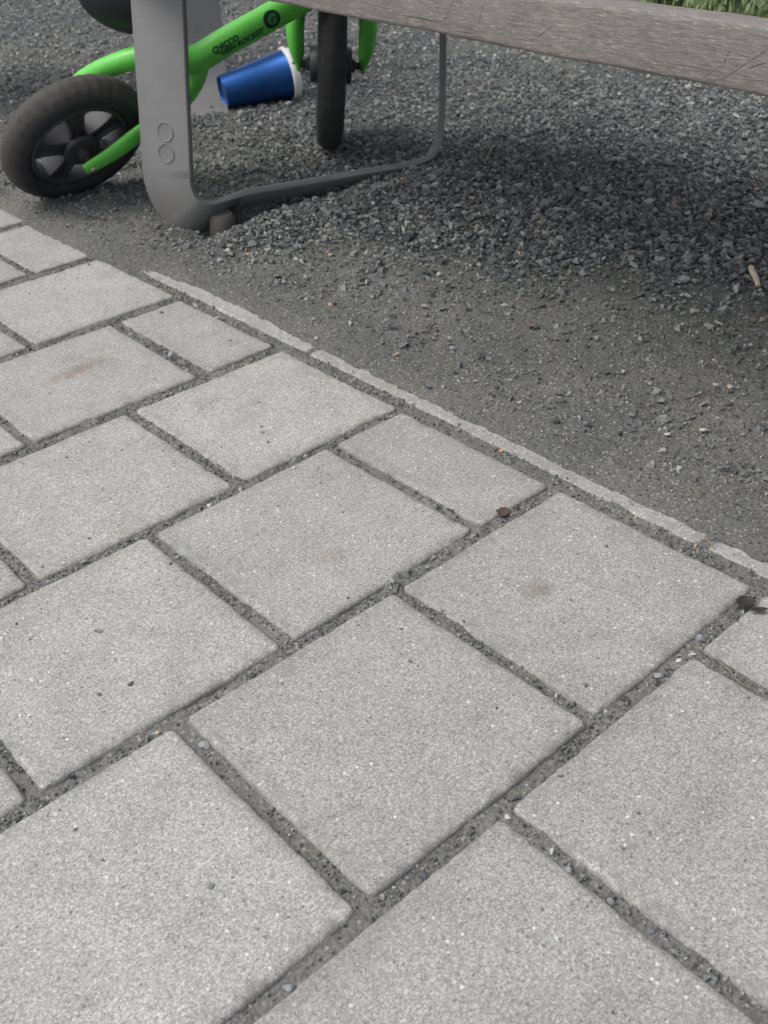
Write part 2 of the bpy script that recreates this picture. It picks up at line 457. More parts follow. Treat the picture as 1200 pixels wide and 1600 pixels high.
# ------------------------------------------------------------------ pavement
pav = empty('pavement')
tag(pav, kind='structure')
U = 0.2
A_ = 0.950
ROWS = {  # row centre y (paver units) : (half at the edge?, list of x centres, turns)
    -2.50: (False, [(-0.49, 0), (-1.49, 0), (-2.49, 0), (-3.49, 0)]),
    -1.505: (True, [(-0.245, 0), (-0.985, 0.002), (-1.985, -0.003), (-2.985, 0)]),
    -0.500: (False, [(-0.500, -0.002), (-1.496, -0.004), (-2.497, -0.003), (-3.497, 0)]),
    0.505: (True, [(-0.244, -0.003), (-0.988, 0.011), (-1.988, -0.006), (-2.988, 0.0), (-3.99, 0)]),
    1.508: (False, [(-0.488, 0), (-1.492, 0.003), (-2.492, 0.0), (-3.492, 0)]),
    2.535: (True, [(-0.232, 0.007), (-0.998, -0.013), (-1.995, 0), (-2.995, 0)]),
    3.573: (False, [(-0.480, 0.002), (-1.480, 0.002), (-2.48, 0)]),
    4.620: (True, [(-0.221, 0.007), (-0.960, 0.003), (-1.96, 0)]),
    5.650: (False, [(-0.470, 0.0), (-1.470, 0.0)]),
    6.670: (True, [(-0.215, 0.0), (-0.960, 0.0)]),
}
tiles = []
for yc, (half, lst) in ROWS.items():
    for i, (xc, th) in enumerate(lst):
        w = 0.43 if (half and i == 0) else A_
        tiles.append((xc * U, yc * U, th, w * U, A_ * U))

def paver_mesh(name, w, l, seed, res=0.0022, depth=0.035):
    rc = 0.0050
    hw, hl = w / 2, l / 2
    pts = []
    def seg(x0, y0, x1, y1, n):
        for k in range(n):
            t = k / n; pts.append((x0 + (x1 - x0) * t, y0 + (y1 - y0) * t))
    nx = max(4, int((w - 2 * rc) / res)); ny = max(4, int((l - 2 * rc) / res))
    def corner(cx, cy, a0):
        for k in range(5):
            a = a0 + k / 5 * math.pi / 2; pts.append((cx + rc * math.cos(a), cy + rc * math.sin(a)))
    seg(-hw + rc, -hl, hw - rc, -hl, nx); corner(hw - rc, -hl + rc, -math.pi / 2)
    seg(hw, -hl + rc, hw, hl - rc, ny); corner(hw - rc, hl - rc, 0)
    seg(hw - rc, hl, -hw + rc, hl, nx); corner(-hw + rc, hl - rc, math.pi / 2)
    seg(-hw, hl - rc, -hw, -hl + rc, ny); corner(-hw + rc, -hl + rc, math.pi)
    P = np.array(pts)
    ctr = P.copy()
    # inward normal approx
    nrm = np.roll(P, -1, 0) - np.roll(P, 1, 0)
    nrm = np.stack([-nrm[:, 1], nrm[:, 0]], -1); nrm /= np.linalg.norm(nrm, axis=1)[:, None]
    s = seed * 7.77
    wob = 0.0008 * fbm(P[:, 0] + s, P[:, 1] + s, 28, 3) + 0.0007 * fbm(P[:, 0] + s, P[:, 1] - s, 160, 3)
    chip = np.clip(fbm(P[:, 0] - s, P[:, 1] + 2 * s, 45, 2) - 0.42, 0, 1) * 0.012     # nibbled arrises
    cd = np.minimum(hw - np.abs(P[:, 0]), hl - np.abs(P[:, 1])) * 0 + np.hypot(hw - np.abs(P[:, 0]), hl - np.abs(P[:, 1]))
    chip *= sstep(0.010, 0.025, cd)
    rad = 0.0042 + 0.0012 * fbm(P[:, 0] + 2 * s, P[:, 1], 40, 2) + chip
    lim = rc * 0.93 - wob - 0.0004
    rings = []
    prof = [(0.0, -depth), (0.0, -1.0), (0.06, -0.62), (0.22, -0.30), (0.48, -0.10), (0.78, -0.02), (1.0, 0.0)]
    for k, (a, z) in enumerate(prof):
        jag = 0.00035 * fbm(P[:, 0] + 3 * s + k, P[:, 1] + k, 330, 2)
        ins = wob + np.where(cd < 0.012, np.minimum(a * rad * 1.25, lim * a), a * rad * 1.25) + jag
        zz = np.full(len(P), z) if k == 0 else z * rad * 0.85
        rings.append(np.c_[P + nrm * ins[:, None], zz])
    n = len(P); co = np.concatenate(rings)
    f = []
    idx = np.arange(n); nx_ = (idx + 1) % n
    q = [np.stack([k * n + idx, k * n + nx_, (k + 1) * n + nx_, (k + 1) * n + idx], -1) for k in range(len(prof) - 1)]
    last = (len(prof) - 1) * n
    sx_ = (hw - min(0.016, hw * 0.6)) / hw; sy_ = (hl - 0.016) / hl
    co = np.concatenate([co, np.c_[P[:, 0] * sx_, P[:, 1] * sy_, np.zeros(n)]])
    q.append(np.stack([last + idx, last + nx_, last + n + nx_, last + n + idx], -1))
    faces = [tuple(r) for r in np.concatenate(q)] + [tuple(last + n + idx)]
    me = bpy.data.meshes.new(name)
    me.from_pydata(co.tolist(), [], faces); me.update()
    sm = np.ones(len(me.polygons), bool); sm[-1 - n:] = False; me.polygons.foreach_set('use_smooth', sm)
    ea = me.attributes.new('edge', 'FLOAT', 'POINT')
    ea.data.foreach_set('value', np.repeat([1, 1, 1, 1, 0.9, 0.8, 0.6, 0.0], n).astype(np.float32))
    return me

for i, (x, y, th, w, l) in enumerate(tiles):
    px, py, pz = project((x, y, 0))
    vis = pz > 0.1 and -400 < px < 1600 and 200 < py < 2200
    me = paver_mesh('paver', w, l, i + 1, 0.0030 if vis else 0.02)
    o = link('paver', me, M['concrete'], pav)
    o.location = (x, y, random.uniform(-0.0008, 0.0006))
    o.rotation_euler = (random.uniform(-0.003, 0.003), random.uniform(-0.003, 0.003), th)
    if abs(y - 2.535 * U) < 0.02 and i and abs(x + 0.998 * U) < 0.02:
        o['label'] = 'paver with a brown smear'

# joint sand
def joint_d(X, Y):
    d = np.full(X.shape, -1.0)
    for (x, y, th, w, l) in tiles:
        c, s = math.cos(th), math.sin(th)
        lx = (X - x) * c + (Y - y) * s; ly = -(X - x) * s + (Y - y) * c
        d = np.maximum(d, np.minimum(w / 2 - np.abs(lx), l / 2 - np.abs(ly)))   # >0 inside a paver
    return d
def joint_h(X, Y):
    return -0.0034 + 0.0024 * fbm(X, Y, 38, 3, 4.0) + 0.0013 * fbm(X, Y, 125, 3, 8.0) + 0.0009 * fbm(X, Y, 330, 2, 6.0) + 0.0045 * lump(X, Y)
LUMPS = [(-0.190, 0.003, 0.010), (-0.098, 0.002, 0.005), (-0.0055, -0.20, 0.006), (-0.05, -0.2035, 0.006)]
def lump(X, Y):
    r = 0
    for (x, y, s) in LUMPS:
        r = r + np.exp(-(((X - x) ** 2 + (Y - y) ** 2) / s ** 2))
    return r
jx = np.arange(-0.80, 0.022, 0.0021); jy = np.arange(-0.46, 1.15, 0.0021)
jm = grid_mesh('joint_sand', jx, jy, joint_h, lambda X, Y: joint_d(X, Y) < 0.012)
jo = link('joint_sand', jm, M['joint'], pav)
tag(jo, kind='stuff')

# kerb: narrow edging stones along the paving
kerb = empty('kerb')
tag(kerb, kind='structure')
for k, (y0, y1) in enumerate(((-0.96, -0.643), (-0.637, -0.141), (-0.135, 0.3685), (0.3745, 0.877), (0.883, 1.38))):
    me = paver_mesh('kerb_stone', 0.049, y1 - y0, 70 + k, 0.0025)
    o = link('kerb_stone', me, M['concrete'], kerb)
    o.location = (0.0372 + (0.0005 if k % 2 else -0.0006), (y0 + y1) / 2, -0.0008)
    o.rotation_euler.z = 0.002 if k % 2 else -0.003

# ------------------------------------------------------------------ loose chips (stuff)
def chip_variants(n=10):
    out = []
    r = np.random.default_rng(5)
    for k in range(n):
        a = np.sort(r.uniform(0, 2 * np.pi, 5) * 0.35 + np.linspace(0, 2 * np.pi, 5, endpoint=False))
        rr = r.uniform(0.75, 1.1, 5)
        lo = np.c_[np.cos(a) * rr, np.sin(a) * rr, np.full(5, -0.5) + r.uniform(-0.1, 0.1, 5)]
        hi = np.c_[np.cos(a) * rr * r.uniform(0.55, 0.92, 5), np.sin(a) * rr * r.uniform(0.55, 0.92, 5), 0.5 + r.uniform(-0.35, 0.2, 5)]
        out.append(np.r_[lo, hi])
    f = []
    for i in range(5):
        j = (i + 1) % 5
        f += [(i, j, 5 + j), (i, 5 + j, 5 + i)]
    f += [(5, 6, 7), (5, 7, 8), (5, 8, 9)]
    return np.array(out), np.array(f)
CV, CF = chip_variants()

def chips_mesh(name, pos, size, rng, elong=(0.40, 0.85), flat=(0.12, 0.38), tilt=0.30, rnd=None):
    n = len(pos)
    v = CV[rng.integers(0, len(CV), n)].copy()
    sx = size / 2; sy = sx * rng.uniform(*elong, n); sz = size * rng.uniform(*flat, n)
    v *= np.stack([sx, sy, sz], -1)[:, None, :]
    az = rng.uniform(0, 2 * np.pi, n); tl = rng.normal(0, tilt, n); rl = rng.normal(0, tilt, n)
    def rot(v, ax, ang):
        c, s = np.cos(ang)[:, None], np.sin(ang)[:, None]
        i, j = [(1, 2), (2, 0), (0, 1)][ax]
        a, b = v[..., i].copy(), v[..., j].copy()
        v[..., i] = a * c - b * s; v[..., j] = a * s + b * c
    rot(v, 0, rl); rot(v, 1, tl); rot(v, 2, az)
    v += pos[:, None, :]
    f = (CF[None] + (np.arange(n) * 10)[:, None, None]).reshape(-1, 3)
    me = mesh_np(name, v.reshape(-1, 3), f, False)
    at = me.attributes.new('rnd', 'FLOAT', 'POINT')
    r = rng.random(n) if rnd is None else rnd
    at.data.foreach_set('value', np.repeat(r, 10).astype(np.float32))
    return me

BX = np.array([(-0.5, 0.52), (0.06, 0.45), (0.23, 0.43), (0.32, 0.36), (0.46, 0.31), (0.585, 0.26), (0.64, 0.19), (0.69, 0.12), (0.78, 0.13), (0.86, 0.32), (1.0, 0.45), (1.4, 0.62), (4, 1.0)])
def cover_density(x, y):
    d = x - np.interp(y, BX[:, 0], BX[:, 1]) + 0.06 * fbm(x, y, 9, 3, 7.0)
    loose = sstep(-0.05, 0.07, d)
    far = sstep(0.85, 1.05, y + 0.1 * x)
    loose = loose * (1 - 0.30 * far)
    patch = 0.5 + 0.5 * np.clip(1.6 * fbm(x, y, 14, 3, 3.3), -1, 1)
    back = 0.30 * (0.35 + 0.65 * patch) + 0.34 * far * patch + 0.25 * sstep(-0.22, 0.0, d)
    return np.maximum(loose * (0.72 + 0.28 * patch), back * sstep(0.0, 0.08, x - kerb_cover(y)))

def sample_ground(n, rng, box, pred):
    x = rng.uniform(box[0], box[1], n); y = rng.uniform(box[2], box[3], n)
    px, py, pz = project(np.stack([x, y, x * 0], -1))
    k = (pz > 0.1) & (px > -160) & (px < 1420) & (py > -90) & (py < 1700)
    x, y, pz = x[k], y[k], pz[k]
    k = rng.random(len(x)) < pred(x, y)
    return x[k], y[k], pz[k]

rg = np.random.default_rng(21)
gc = np.zeros(len(g.data.vertices) * 3, np.float32); g.data.vertices.foreach_get('co', gc); gc = gc.reshape(-1, 3)
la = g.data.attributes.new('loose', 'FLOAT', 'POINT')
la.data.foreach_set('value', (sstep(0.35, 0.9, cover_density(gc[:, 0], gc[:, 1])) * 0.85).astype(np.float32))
# near: one layer of small, two of flakes
parts = []
x, y, z = sample_ground(175000, rg, (0.02, 1.25, -0.5, 1.35), lambda x, y: cover_density(x, y) ** 1.3)
size = np.exp(rg.normal(np.log(0.0061), 0.52, len(x))).clip(0.0022, 0.021)
size *= 0.75 + 0.35 * cover_density(x, y)
h = ground_h(x, y, False) + size * 0.08 + rg.random(len(x)) ** 1.5 * 0.008 * cover_density(x, y)
rnd = np.clip(rg.random(len(x)) * 0.95 + 0.05 * fbm(x, y, 6, 2), 0, 0.978)
k = rg.random(len(x)) < 0.004; rnd[k] = rg.uniform(0.98, 1, k.sum())
o = link('gravel', chips_mesh('gravel', np.stack([x, y, h], -1), size, rg, rnd=rnd), M['chips'])
tag(o, 'dark grey slate gravel chips lying loose around and under the bench', 'gravel', kind='stuff')
NCH = len(x)
# far: larger, sparser
def fpred(x, y):
    near = (x < 1.25) & (y < 1.35)
    return np.where(near | (x > 1.85 + 0.25 * (y - 0.5)), 0.0, 0.45 + 0.55 * (fbm(x, y, 8, 3, 3.0) > -0.1))
x, y, z = sample_ground(104000, rg, (0.02, 2.6, -0.2, 3.7), fpred)
size = np.exp(rg.normal(np.log(0.0088), 0.42, len(x))).clip(0.003, 0.020)
h = ground_h(x, y, False) + size * 0.10 + rg.random(len(x)) ** 2 * 0.004
rnd = np.clip(rg.random(len(x)) ** 0.62, 0, 0.975)
o = link('gravel', chips_mesh('gravel_far', np.stack([x, y, h], -1), size, rg, rnd=rnd), M['chips'])
tag(o, 'grey slate gravel chips scattered over the ground far behind the bench', 'gravel', kind='stuff')
NCH += len(x)
# fine grit on the compacted strip next to the kerb
x, y, z = sample_ground(72000, rg, (0.02, 0.55, -0.5, 1.25), lambda x, y: 0.25 + 0.75 * (fbm(x, y, 30, 3, 1.0) > 0.0))
k = x > kerb_cover(y) + 0.002
x, y = x[k], y[k]
size = np.exp(rg.normal(np.log(0.0024), 0.35, len(x))).clip(0.0012, 0.006)
h = ground_h(x, y, True) + size * 0.05
o = link('grit', chips_mesh('grit', np.stack([x, y, h], -1), size, rg, flat=(0.3, 0.6), rnd=np.clip(rg.random(len(x)) ** 0.7, 0, 0.978)), M['chips'])
tag(o, 'fine grey grit pressed into the bare strip beside the kerb', 'grit', kind='stuff')
# grit in the paver joints and a few crumbs on the pavers
x = rg.uniform(-0.78, 0.02, 330000); y = rg.uniform(-0.45, 1.1, 330000)
px, py, pz = project(np.stack([x, y, x * 0], -1))
k = (pz > 0.1) & (px > -120) & (px < 1320) & (py < 1720)
x, y = x[k], y[k]
d = joint_d(x, y)
clump = fbm(x, y, 45, 3, 12.0)
k = (d < -0.0008) & (rg.random(len(x)) < 0.42 + 1.0 * clump) & (x < kerb_cover(y) + 0.0)
xj, yj = x[k], y[k]
size = np.exp(rg.normal(np.log(0.0020), 0.50, len(xj))).clip(0.0009, 0.0095)
h = joint_h(xj, yj) + size * 0.12
o = link('joint_grit', chips_mesh('joint_grit', np.stack([xj, yj, h], -1), size, rg, flat=(0.35, 0.7), rnd=np.clip(rg.random(len(xj)) ** 0.85, 0, 0.99)), M['chips'], pav)
tag(o, kind='stuff')
k = (d > 0.004) & (rg.random(len(x)) < 0.0019)
xp, yp = x[k], y[k]
size = np.exp(rg.normal(np.log(0.0019), 0.45, len(xp))).clip(0.001, 0.0055)
o = link('crumbs', chips_mesh('crumbs', np.stack([xp, yp, size * 0.18], -1), size, rg, tilt=0.2, rnd=rg.random(len(xp)) * 0.8), M['chips'])
tag(o, 'tiny dark stone crumbs strewn over the pale pavers', 'crumbs', kind='stuff')

# ------------------------------------------------------------------ lofts
def loft(secs, closed=True, caps=True):
    secs = [np.asarray(s, float) for s in secs]
    n = len(secs[0]); co = np.concatenate(secs); f = []
    for k in range(len(secs) - 1):
        for i in range(n if closed else n - 1):
            j = (i + 1) % n
            f.append((k * n + i, k * n + j, (k + 1) * n + j, (k + 1) * n + i))
    if caps:
        f.append(tuple(range(n))[::-1]); f.append(tuple(range((len(secs) - 1) * n, len(secs) * n)))
    return co, f

def spline(P, n):
    P = np.asarray(P, float); m_ = len(P)
    d = np.r_[0, np.cumsum(np.linalg.norm(np.diff(P[:, :3], axis=0), axis=1) ** 0.5)]
    t = np.linspace(0, d[-1], n); out = []
    for u in t:
        k = min(np.searchsorted(d, u, 'right') - 1, m_ - 2); k = max(k, 0)
        p1, p2 = P[k], P[k + 1]
        p0 = P[k - 1] if k > 0 else 2 * p1 - p2
        p3 = P[k + 2] if k + 2 < m_ else 2 * p2 - p1
        t0 = d[k - 1] if k > 0 else d[k] - (d[k + 1] - d[k])
        t1, t2 = d[k], d[k + 1]
        t3 = d[k + 2] if k + 2 < m_ else d[k + 1] + (d[k + 1] - d[k])
        a1 = (t1 - u) / (t1 - t0) * p0 + (u - t0) / (t1 - t0) * p1
        a2 = (t2 - u) / (t2 - t1) * p1 + (u - t1) / (t2 - t1) * p2
        a3 = (t3 - u) / (t3 - t2) * p2 + (u - t2) / (t3 - t2) * p3
        b1 = (t2 - u) / (t2 - t0) * a1 + (u - t0) / (t2 - t0) * a2
        b2 = (t3 - u) / (t3 - t1) * a2 + (u - t1) / (t3 - t1) * a3
        out.append((t2 - u) / (t2 - t1) * b1 + (u - t1) / (t2 - t1) * b2)
    return np.array(out)

def unit(v):
    v = np.asarray(v, float); return v / np.linalg.norm(v)

def tube(P, rads, n=24, steps=40, ell=1.0, ellax=None):
    """tube along points P with radius per point; ell scales the section along ellax"""
    Q = spline(np.c_[np.asarray(P, float), rads], steps)
    C_, r = Q[:, :3], Q[:, 3]
    T = np.gradient(C_, axis=0); T /= np.linalg.norm(T, axis=1)[:, None]
    ref = np.asarray(ellax if ellax is not None else (0, 0, 1), float)
    secs = []
    a = np.linspace(0, 2 * np.pi, n, endpoint=False)
    for c, t, rr in zip(C_, T, r):
        e1 = unit(ref - t * (ref @ t)); e2 = np.cross(t, e1)
        secs.append(c + rr * (np.cos(a)[:, None] * e1 * ell + np.sin(a)[:, None] * e2))
    return loft(secs)

def add_loft(name, cf, mat, parent=None, smooth=True, ang=40):
    me = mesh_py(name, *cf)
    fix_normals(me)
    o = link(name, me, mat, parent)
    if smooth: autosmooth(o, ang)
    return o

def lathe(prof, n=48, origin=(0, 0, 0), axis=(0, 0, 1), e1=None, closed=False):
    """prof: list of (radius, height along axis)"""
    ax = unit(axis)
    e1 = unit(np.cross(ax, (0.3, 0.2, 1)) if e1 is None else e1); e2 = np.cross(ax, e1)
    a = np.linspace(0, 2 * np.pi, n, endpoint=False)
    secs = [np.asarray(origin) + ax * h + r * (np.cos(a)[:, None] * e1 + np.sin(a)[:, None] * e2) for r, h in prof]
    if closed: secs.append(secs[0])
    return loft(secs, caps=not closed)

# ------------------------------------------------------------------ bench
BO = np.array([0.070, -0.090]); BD = unit((0.083, 0.997)); BE = np.array([BD[1], -BD[0]])     # along / depth
def bench_pt(l, e, z): return np.array([*(BO + BD * l + BE * e), z])

def board_mesh(name, l0, l1, e0, e1, z0, z1, r=0.004, seed=0, nl=40):
    prof = []
    for (cx, cz, a0) in ((e1 - r, z1 - r, 0), (e0 + r, z1 - r, 90), (e0 + r, z0 + r, 180), (e1 - r, z0 + r, 270)):
        for k in range(5):
            a = math.radians(a0 + 90 * k / 4); prof.append((cx + r * math.cos(a), cz + r * math.sin(a)))
    secs = []
    for k in range(nl + 1):
        l = l0 + (l1 - l0) * k / nl
        w = 0.0006 * math.sin(l * 23 + seed) + 0.0004 * math.sin(l * 57 + 2 * seed)
        s = 0.985 if k in (0, nl) else 1.0
        cx, cz = (e0 + e1) / 2, (z0 + z1) / 2
        secs.append([((cx + (e - cx) * s) + w, l, (cz + (z - cz) * s) + 0.7 * w) for e, z in prof])
    co, f = loft(secs)
    me = mesh_py(name, co, f); fix_normals(me)
    return me

BENCH_ROT = math.atan2(-BD[0], BD[1])
bench = empty('park_bench', (BO[0], BO[1], 0))
tag(bench, 'park bench with weathered grey wooden seat boards on bent grey steel legs', 'bench')
slats = [(0.000, 0.030, 0.3255, 0.3685)] + [(0.098 + 0.067 * i, 0.098 + 0.067 * i + 0.061, 0.3735, 0.4095) for i in range(7)]
for i, (e0, e1, z0, z1) in enumerate(slats):
    me = board_mesh('seat_slat', -0.75, 1.02, e0, e1, z0, z1, seed=i * 1.7)
    o = link('seat_slat', me, M['wood'])
    o.parent = bench
    o.rotation_euler.z = 0.0
    autosmooth(o, 50)
    if i == 0: o['label'] = 'scratched front edge board of the seat'
bench.rotation_euler.z = BENCH_ROT

def strap(stations, n):
    S = spline(np.array([np.r_[A, w, W, t, T] for (A, w, W, t, T) in stations]), n)
    secs = []
    for s in S:
        A, w, W, t, T = s[:3], unit(s[3:6]), s[6], s[7:10], s[10]
        t = unit(t - w * (t @ w)); b = 0.0012
        secs.append([A + w * b, A + w * (W - b), A + w * W + t * b, A + w * W + t * (T - b),
                     A + w * (W - b) + t * T, A + w * b + t * T, A + t * (T - b), A + t * b])
    return loft(secs)

LEGW = unit((-0.41, 0.91, 0)); LEGT = unit((0.91, 0.41, 0))
BARW = unit((0.05, 0.76, -0.65)); BART = unit((0.0, 0.65, 0.76))
MIDW = unit((-0.30, 0.72, -0.50)); MIDT = unit((0.55, 0.66, 0.50))
REAW = unit((0.72, 0.69, 0.0)); REAT = unit((-0.69, 0.72, 0.0))
TH = 0.0105
stations = [
    ((0.2100, 0.835, 0.372), LEGW, 0.084, LEGT, TH),
    ((0.2022, 0.835, 0.292), LEGW, 0.084, LEGT, TH),
    ((0.1885, 0.835, 0.180), LEGW, 0.083, LEGT, TH),
    ((0.1852, 0.835, 0.150), LEGW, 0.083, LEGT, TH),
    ((0.1822, 0.835, 0.125), LEGW, 0.083, LEGT, TH),
    ((0.1798, 0.835, 0.105), LEGW, 0.083, LEGT, TH),
    ((0.1779, 0.835, 0.090), LEGW, 0.083, LEGT, TH),
    ((0.1765, 0.835, 0.078), LEGW, 0.083, LEGT, TH),
    ((0.1753, 0.835, 0.068), LEGW, 0.083, LEGT, TH),
    ((0.1738, 0.835, 0.056), unit(LEGW + np.array((0, 0, -0.12))), 0.082, unit(LEGT + np.array((0, 0, 0.15))), TH),
    ((0.1775, 0.834, 0.037), unit((-0.034, 0.062, -0.026)), 0.075, unit((0.8, 0.45, 0.40)), TH),
    ((0.1870, 0.832, 0.026), unit((-0.032, 0.036, -0.038)), 0.062, unit((0.62, 0.55, 0.55)), TH),
    ((0.2020, 0.830, 0.0195), unit((-0.022, 0.022, -0.045)), 0.055, MIDT, TH),
    ((0.2250, 0.828, 0.0188), unit((-0.006, 0.030, -0.045)), 0.055, unit((0.25, 0.75, 0.6)), TH),
    ((0.2555, 0.825, 0.0192), BARW, 0.066, BART, TH),
    ((0.3764, 0.793, 0.0175), BARW, 0.066, BART, TH),
    ((0.4689, 0.777, 0.0135), BARW, 0.064, BART, TH),
    ((0.5433, 0.766, 0.0092), BARW, 0.060, BART, TH),
    ((0.5747, 0.761, 0.0110), unit((0.25, 0.68, -0.6)), 0.056, unit((-0.15, 0.76, 0.55)), TH),
    ((0.5969, 0.757, 0.0180), unit((0.5, 0.7, -0.3)), 0.053, unit((-0.45, 0.74, 0.35)), TH),
    ((0.6084, 0.755, 0.0371), unit((0.65, 0.7, -0.1)), 0.052, unit((-0.62, 0.73, 0.15)), TH),
    ((0.6130, 0.755, 0.0600), REAW, 0.052, REAT, TH),
    ((0.6170, 0.755, 0.1300), REAW, 0.052, REAT, TH),
    ((0.6182, 0.755, 0.2000), REAW, 0.052, REAT, TH),
    ((0.6205, 0.755, 0.372), REAW, 0.052, REAT, TH),
]
def put(o):       # parent to the bench keeping world coordinates
    o.parent = bench
    mb = Matrix.Translation(bench.location) @ Matrix.Rotation(BENCH_ROT, 4, 'Z')
    o.matrix_parent_inverse = mb.inverted()
legs = []
for k, off in enumerate((0.0, -1.28)):
    o = add_loft('leg_frame', strap(stations, 150), M['steel'], None, True, 45)
    if k: o.location = (BD[0] * off, BD[1] * off, 0)
    put(o); legs.append(o)
    # two pressed-in bolt caps on the front leg
    nleg = unit(np.cross(LEGW, np.array((0.0292, 0, 0.24)))); nleg = nleg if nleg[1] < 0 else -nleg
    for z in (0.1235, 0.0945):
        A = np.array((0.1738 + 0.1215 * (z - 0.056), 0.835, z))
        c = A + LEGW * 0.0385
        e1 = LEGW
        cap = add_loft('bolt_cap', lathe([(0.0137, -0.002), (0.0136, 0.0004), (0.0131, 0.0011), (0.0124, 0.0011), (0.0118, 0.0002), (0.0112, 0.0001), (0.001, 0.0001)], 48, c, nleg, e1), M['steel'], None, True, 30)
        cap.parent = o
    # stub foot under the front corner
    ft = add_loft('stub_foot', lathe([(0.018, -0.040), (0.0205, -0.034), (0.021, -0.012), (0.0195, 0.006), (0.016, 0.012)], 28, (0.2200, 0.8370, -0.012), (0.02, -0.12, 1)), M['foot'], None, True, 40)
    ft.parent = o
    cb = add_loft('cross_bar', strap([((0.2050, 0.835, 0.362), unit((-0.05, 0.99, 0)), 0.05, (0, 0, 1), 0.0105), ((0.40, 0.80, 0.362), unit((-0.05, 0.99, 0)), 0.05, (0, 0, 1), 0.0105), ((0.632, 0.760, 0.362), unit((-0.05, 0.99, 0)), 0.05, (0, 0, 1), 0.0105)], 6), M['steel'], None, True, 40)
    cb.parent = o

# leg of the neighbouring bench, behind the cup
nb = empty('park_bench', (0.60, 1.47, 0))
tag(nb, 'neighbouring bench with a wide pale grey steel leg beside the blue cup', 'bench')
cx, cy = 0.606, 1.456
wv = np.array((0.80, -0.60, 0)); nv = np.array((-0.60, -0.80, 0)); W2 = 0.112
def nb_st(d, z, t):
    return (np.array((cx, cy, z)) + nv * d - wv * W2 / 2, wv, W2, t, 0.010)
st2 = [nb_st(0.0, 0.38, -nv), nb_st(0.0, 0.25, -nv), nb_st(0.002, 0.12, -nv), nb_st(0.008, 0.075, unit(-nv * 0.9 - np.array((0, 0, 0.3)))),
       nb_st(0.022, 0.042, unit(-nv * 0.7 - np.array((0, 0, 0.7)))), nb_st(0.045, 0.020, unit(-nv * 0.35 - np.array((0, 0, 0.9)))),
       nb_st(0.075, 0.008, np.array((0, 0, -1.0))), nb_st(0.14, 0.000, np.array((0, 0, -1.0)))]
add_loft('leg', strap(st2, 40), M['steel'], nb, True, 40)
for i in range(5):
    c = np.array((cx, cy)) + (-nv[:2]) * (-0.02 + 0.075 * i)
    me = board_mesh('seat_slat', -0.12, 1.2, -0.03, 0.03, 0.382, 0.420, seed=9 + i)
    o = link('seat_slat', me, M['wood']); o.location = (c[0] - nb.location.x, c[1] - nb.location.y, 0)
    o.rotation_euler.z = math.atan2(wv[1], wv[0]) + math.pi / 2; o.parent = nb
    autosmooth(o, 50)

# ------------------------------------------------------------------ balance bike
bike = empty('balance_bike', (0.107, 1.10, 0))
tag(bike, 'lime green balance bike with black wheels leaning against the bench', 'balance bike')
RN = unit((-0.031, -0.797, -0.604)); RC = np.array((0.107, 1.038, 0.098))

